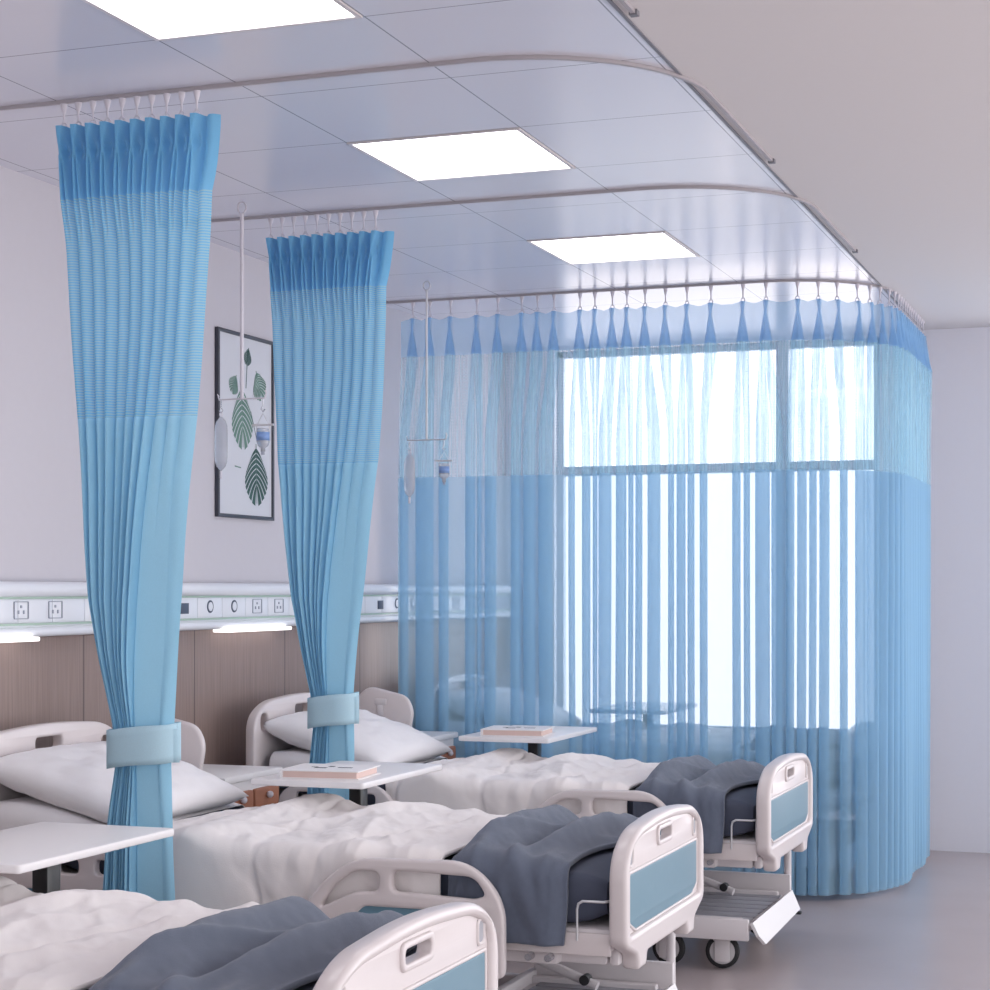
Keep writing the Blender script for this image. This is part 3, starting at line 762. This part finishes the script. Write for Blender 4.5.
bn = {3.14: 'on the bed nearest the camera', 5.17: 'on the middle bed', 7.20: 'on the bed beside the sheer curtain', 9.23: 'on the bed behind the sheer curtain'}
for k, (b, _) in enumerate(beds):
    for src, nm, lb, cat, g in ((sheet, 'fitted_sheet', 'smooth white sheet tucked over the raised head end, ', 'bed sheet', 'white sheets on the beds'), (duvet, 'duvet', 'rumpled white duvet spread ', 'duvet', 'white duvets on the beds'), (blanket, 'blanket', 'slate grey blanket draped across the foot end, ', 'blanket', 'slate blankets at the foot of the beds'),
                               (pillow, 'pillow', 'plump white pillow propped on the raised head, ', 'pillow', 'white pillows on the beds')):
        if src in (pillow, sheet) and b == 3.14: continue
        first_use = (b == 5.17)
        o = src if first_use else src.copy()
        if not first_use: COL.objects.link(o)
        tag(o, lb+bn[b], cat, g)
        if src is pillow: o.location = (.53, b+.44, .80)
        else: o.location = (BX, b+BY, .68)

# ------------------------------------------------------------------ overbed tables
tb = empty('overbed_table', (1.055, 6.6, 0))
part('tabletop', plate(rrect(.868-1.055, 1.30-1.055, 5.86-6.6, 6.61-6.6, .015), [], .022, .005, 'XY', .83), 'white', tb)
part('post', boxes([(.005, .055, -.33, -.265, .10, .818, .006)]), 'black', tb)
part('sleeve', boxes([(-.005, .065, -.34, -.255, .06, .36, .008)]), 'frame', tb)
part('base', boxes([(-.20, -.165, -.62, -.20, .045, .075), (.10, .135, -.62, -.20, .045, .075), (-.2, .135, -.33, -.265, .045, .08)], bev=.008), 'frame', tb)
for x in (-.182, .118):
    for y in (-.59, -.225):
        part('caster', cyls([((x-.012, y, .024), (x+.012, y, .024), .023)]), 'rubber', tb)
tl = {3.83: 'white overbed table cut by the left edge, in front of the tied-back curtain', 5.86: 'white overbed table with a book on it, over the middle bed', 7.89: 'white overbed table with a book on it, against the sheer curtain', 9.92: 'white overbed table seen dimly behind the sheer curtain'}
for y in (5.86, 3.83, 7.89, 9.92):
    o = tb if y == 5.86 else copy_tree(tb)
    o.location = (1.055, y+.74, 0); tag(o, tl[y], 'table', 'white overbed tables')
# books
bk = empty('book', (0, 0, 0))
part('page_block', boxes([(-.135, .135, -.115, .115, .0035, .026)]), 'pages', bk)
cv = part('cover', boxes([(-.145, .145, -.125, .125, .026, .030), (-.145, .145, -.125, .125, 0, .0035), (-.145, -.135, -.125, .125, .0035, .026)]), 'cover', bk)
cv.data.materials.append(M['ink'])
bm = bmesh.new(); bm.from_mesh(cv.data); nf = len(bm.faces)
for (x, y, a, b) in ((-.03, -.02, .022, .012), (-.005, .03, .010, .014), (.055, .0, .026, .010), (-.06, .005, .012, .006)):
    box_bm(bm, x-a, x+a, y-b, y+b, .0295, .0304)
for f_ in list(bm.faces)[nf:]: f_.material_index = 1
bm.to_mesh(cv.data); bm.free()
for y, l, rz in ((6.05, 'white book with small black marks on the table over the middle bed', .10), (8.08, 'white book with small black marks on the table by the sheer curtain', .10)):
    o = bk if y == 6.05 else copy_tree(bk)
    o.location = (1.09, y, .8412); o.rotation_euler.z = rz; tag(o, l, 'book', 'books on the overbed tables')

# ------------------------------------------------------------------ bedside cabinets
cb = empty('bedside_cabinet', (.255, 6.64, 0))
part('body', boxes([(-.225, .215, -.235, .235, .06, .750, .006)]), 'white', cb)
part('cabinet_top', boxes([(-.235, .235, -.25, .25, .751, .780, .008)]), 'white', cb)
for a, b in ((-.218, -.008), (.008, .218)):
    d = part('drawer', plate(rrect(a, b, .635, .712, .016), [], .016, .003, 'YZ', .224), 'brown', cb)
    bm = bmesh.new(); bmesh.ops.create_uvsphere(bm, u_segments=14, v_segments=8, radius=.014, matrix=Matrix.Translation((.244, (a+b)/2, .682)))
    cyl_bm(bm, (.23, (a+b)/2, .682), (.24, (a+b)/2, .682), .006); me = from_bm(bm); auto_smooth(me)
    part('knob', me, 'hook', d, None, 'white round knob')
dr = part('door', plate(rrect(-.215, .215, .08, .615, .012), [], .016, .003, 'YZ', .224), 'white', cb)
part('handle', boxes([(.233, .245, .16, .172, .40, .50, .003)]), 'chrome', dr)
for y, l in ((6.64, 'white bedside cabinet with two brown drawers between the middle and farther beds'), (8.64, 'white bedside cabinet with two brown drawers just in front of the sheer curtain')):
    o = cb if y == 6.64 else copy_tree(cb)
    o.location = (.255, y, 0); tag(o, l, 'cabinet', 'bedside cabinets')

# ------------------------------------------------------------------ bedhead trunking
un = empty('bedhead_unit', (.02, 5.5, 1.43)); tag(un, 'long white wall trunking with sockets and gas outlets above the beds', 'bedhead unit')
UO = (-.02, -5.5, -1.43)
ua, ub = 1.0, 10.95
part('body', boxes([(.018, .075, ua, ub, 1.335, 1.53, .004)]), 'unit', un, UO)
part('top_rail', tube([(.075, ua, 1.503), (.075, ub, 1.503)], .028), 'unit', un, UO)
part('bottom_rail', tube([(.065, ua, 1.352), (.065, ub, 1.352)], .020), 'unit', un, UO)
part('backing', boxes([(.070, .0755, ua, ub, 1.384, 1.466)]), 'socket', un, UO)
part('edge_line', boxes([(.07, .0815, ua, ub, 1.468, 1.476), (.07, .084, ua, ub, 1.374, 1.382)]), 'unit_line', un, UO)
k = 0
y = 4.34
kinds = {}
base_y = 6.813
for i in range(30):
    y = base_y-.2155*14+.2155*i
    if y > 10.8: break
    part('module', boxes([(.072, .079, y-.1062, y+.1062, 1.384, 1.466, .001)]), 'unit', un, UO)
base_y = 6.813
for dy in (-2.03*1, 0, 2.03):
    for j, kd in enumerate('sgguuu'):
        y = base_y+dy+.2155*j
        if y > 10.8: continue
        if kd == 's':
            part('switch', boxes([(.078, .083, y-.038, y+.028, 1.402, 1.446, .001)]), 'socket_dark', un, UO)
        elif kd == 'g':
            g_ = part('gas_outlet', cyls([((.078, y, 1.430), (.081, y, 1.430), .027)], n=24), 'socket_dark', un, UO)
            part('nozzle', cyls([((.0805, y, 1.430), (.0825, y, 1.430), .019)], n=20), 'unit', g_, UO)
        else:
            s_ = part('socket', plate(rrect(y-.045, y+.045, 1.397, 1.460, .004), [rrect(y-.041, y+.041, 1.400, 1.457, .003)], .004, .001, 'YZ', .081), 'socket', un, UO)
            part('plug_slots', boxes([(.078, .082, y-.02, y-.012, 1.415, 1.428), (.078, .082, y+.012, y+.02, 1.415, 1.428), (.078, .082, y-.004, y+.004, 1.436, 1.446)]), 'socket', s_, UO)
for dy in (-2.03, 0, 2.03):
    if dy > 1: continue
    part('reading_lamp', boxes([(.03, .11, 7.14+dy, 7.75+dy, 1.318, 1.334, .005)]), 'lamp', un, UO, 'lit strip lamp under the trunking')

# ------------------------------------------------------------------ framed leaf print
pf = empty('framed_picture', (.012, 7.485, 2.23)); tag(pf, 'black framed print of green monstera leaves on the wall', 'picture')
PO = (-.012, -7.485, -2.23)
y0, y1, z0, z1 = 7.215, 7.755, 1.818, 2.640
part('frame', plate([(y0, z0), (y1, z0), (y1, z1), (y0, z1)], [[(y0+.016, z0+.016), (y1-.016, z0+.016), (y1-.016, z1-.016), (y0+.016, z1-.016)]], .018, .002, 'YZ', .0095), 'frame_black', pf, PO)
bm = bmesh.new(); box_bm(bm, .002, .010, y0+.014, y1-.014, z0+.014, z1-.014)
def poly(bm, pts, mi, lift=.0106):
    if len(pts) < 3: return
    vs = [bm.verts.new((lift, a, b)) for a, b in pts]
    f_ = bm.faces.new(vs); f_.material_index = mi
def monstera(bm, cy, cz, L, W_, ang, mi, seed, lift=.0106):
    """midrib from the stalk (top) to the tip; curved finger lobes either side with slits between"""
    r = random.Random(seed); ca, sa = math.cos(ang), math.sin(ang); n = 8
    def T(a, b): return (cy+a*ca-b*sa, cz+a*sa+b*ca)     # a across, b along (down is negative)
    for side in (-1, 1):
        for k in range(n):
            t0 = (k-.35)/n; t1 = (k+.42)/n
            prof = lambda t: W_*(max(.05, math.sin(PI*min(1, max(0, t*.80+.24))))**.75)
            edge = []
            for tt, flip in ((t0, 0), (t1, 1)):
                seg = []
                for q in range(8):
                    u = q/7*(1 if not flip else .97)
                    a = side*(.003+prof(tt)*u); b = -L*tt*.78-L*.34*u+L*.05*math.sin(PI*u)
                    seg.append(T(a, b))
                edge.append(seg)
            pts = edge[0]+edge[1][::-1]
            poly(bm, pts if side > 0 else pts[::-1], mi, lift)
    poly(bm, [T(-.003, L*.12), T(.003, L*.12), T(.002, -L), T(-.002, -L)], mi, lift+.0002)
monstera(bm, 7.445, 2.385, .25, .100, .06, 2, 1)
monstera(bm, 7.585, 2.130, .24, .110, .03, 1, 2, .0108)
monstera(bm, 7.590, 2.475, .12, .065, .45, 2, 3, .0107)
monstera(bm, 7.510, 2.575, .07, .035, -.2, 1, 4, .0109)
monstera(bm, 7.390, 2.440, .08, .045, -.5, 2, 5, .0110)
poly(bm, [(7.50, 2.57), (7.506, 2.57), (7.49, 2.40), (7.484, 2.40)], 1); poly(bm, [(7.53, 2.30), (7.536, 2.30), (7.604, 2.16), (7.598, 2.16)], 1)
poly(bm, [(7.38, 2.050), (7.44, 2.045), (7.44, 2.040), (7.38, 2.044)], 2)
me = bpy.data.meshes.new('print'); bm.to_mesh(me); bm.free()
for mm in ('paper', 'leaf', 'leaf2'): me.materials.append(M[mm])
part('print', me, None, pf, PO)

# ------------------------------------------------------------------ infusion hangers
def hanger(x, y, zb, rad, mt_, label):
    e = empty('infusion_hanger', (x, y, ZC)); tag(e, label, 'infusion stand', 'ceiling hung infusion rods')
    part('ceiling_ring', tube([(.018*math.cos(t), 0, -.030+.022*math.sin(t)) for t in [2*PI*k/16 for k in range(16)]], .003, True), mt_, e)
    part('rod', cyls([((0, 0, -.052), (0, 0, zb-ZC), rad)]), mt_, e)
    c = part('crossbar', tube([(-.10, 0, zb-ZC+.012), (-.105, 0, zb-ZC+.02), (-.098, 0, zb-ZC), (0, 0, zb-ZC), (.098, 0, zb-ZC), (.105, 0, zb-ZC+.02), (.10, 0, zb-ZC+.03)], .0035), mt_, e)
    for sx_ in (-1, 1):
        part('hook', tube([(sx_*.09, 0, zb-ZC), (sx_*.09, 0, zb-ZC-.03), (sx_*.082, 0, zb-ZC-.042), (sx_*.09, 0, zb-ZC-.052), (sx_*.098, 0, zb-ZC-.042)], .0025), 'chrome', c)
    return e
def lathe(pts, n=20):
    P = [[(r_*math.cos(2*PI*k/n), r_*math.sin(2*PI*k/n), z) for r_, z in pts] for k in range(n)]
    me = grid_mesh(P, True); bm = bmesh.new(); bm.from_mesh(me); bmesh.ops.remove_doubles(bm, verts=bm.verts, dist=1e-5); return from_bm(bm)
hs = [(.532, 6.447, 2.235, .0075, 'hook', 'thick white infusion rod hanging in front of the framed print'),
      (.512, 8.40, 2.225, .005, 'wire', 'thin grey infusion rod hanging in front of the sheer curtain')]
tb_ = ['beside the framed print', 'in front of the sheer curtain']
for k, (x, y, zb, rad, mt_, l) in enumerate(hs):
    hanger(x, y, zb, rad, mt_, l)
    # bag on the left hook
    e = empty('hanging_infusion_bag', (x-.09, y, zb-.055)); tag(e, 'slim clear infusion bag on the left hook '+tb_[k], 'infusion bag', 'infusion bags on the hangers')
    P = []
    for i in range(13):
        t = i/12; w_ = .026*(1-abs(2*t-1)**6)+.003; P.append([(w_*math.cos(2*PI*j/16), .010*math.sin(2*PI*j/16)*(1-abs(2*t-1)**4)+.0, -.01-.21*t) for j in range(17)])
    me = grid_mesh(P)
    part('bag', me, 'bag', e)
    part('port', cyls([((0, 0, -.22), (0, 0, -.25), .005)]), 'hook', e); part('loop', tube([(.006*math.cos(t), 0, -.002+.008*math.sin(t)) for t in [2*PI*q/10 for q in range(10)]], .0015, True), 'hook', e)
    e = empty('hanging_infusion_bottle', (x+.09, y, zb-.055)); tag(e, 'small infusion bottle with a label on the right hook '+tb_[k], 'infusion bottle', 'infusion bottles on the hangers')
    part('bottle', lathe([(0, -.06), (.022, -.062), (.025, -.07), (.025, -.115), (.020, -.128), (.009, -.136), (.009, -.150), (0, -.150)]), 'bag', e)
    part('label', lathe([(.0252, -.076), (.0256, -.076), (.0256, -.108), (.0252, -.108)]), 'label', e)
    part('bracket', boxes([(-.045, .045, -.004, .004, -.052, -.044)]), 'wire', e)
    part('stopper', cyls([((0, 0, -.150), (0, 0, -.162), .007)]), 'socket', e)
    part('bail', tube([(-.027, 0, -.07), (-.027, 0, -.05), (0, 0, -.004), (.027, 0, -.05), (.027, 0, -.07)], .0015), 'wire', e)

# ------------------------------------------------------------------ light and camera
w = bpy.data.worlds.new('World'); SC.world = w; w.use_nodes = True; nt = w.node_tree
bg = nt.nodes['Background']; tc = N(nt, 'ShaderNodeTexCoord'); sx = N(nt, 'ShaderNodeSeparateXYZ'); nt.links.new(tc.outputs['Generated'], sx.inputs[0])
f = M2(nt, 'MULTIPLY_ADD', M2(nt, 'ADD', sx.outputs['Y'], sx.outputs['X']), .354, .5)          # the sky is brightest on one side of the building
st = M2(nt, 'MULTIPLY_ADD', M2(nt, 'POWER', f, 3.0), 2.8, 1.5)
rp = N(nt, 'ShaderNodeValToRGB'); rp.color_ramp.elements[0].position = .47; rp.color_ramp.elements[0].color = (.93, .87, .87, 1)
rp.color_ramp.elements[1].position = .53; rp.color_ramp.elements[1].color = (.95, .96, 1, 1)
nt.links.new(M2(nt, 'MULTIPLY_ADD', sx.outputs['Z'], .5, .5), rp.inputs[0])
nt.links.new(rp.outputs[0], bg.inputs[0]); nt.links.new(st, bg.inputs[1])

cam = bpy.data.cameras.new('camera'); co = bpy.data.objects.new('camera', cam); COL.objects.link(co); SC.camera = co
a = math.atan(675/1873)
co.location = (3.89, 0, 1.5); co.rotation_euler = (PI/2, 0, a)
cam.sensor_fit = 'HORIZONTAL'; cam.sensor_width = 36; cam.lens = 36*1873/990; cam.shift_y = (590-495)/990; cam.clip_start = .05; cam.clip_end = 100
SC.view_settings.view_transform = 'Standard'; SC.view_settings.look = 'None'; SC.view_settings.gamma = 1; SC.view_settings.exposure = -.08
SC.view_settings.use_curve_mapping = False
SC.cycles.max_bounces = 10; SC.cycles.transparent_max_bounces = 48; SC.cycles.diffuse_bounces = 5; SC.cycles.use_denoising = True
SC.cycles.sample_clamp_indirect = 6
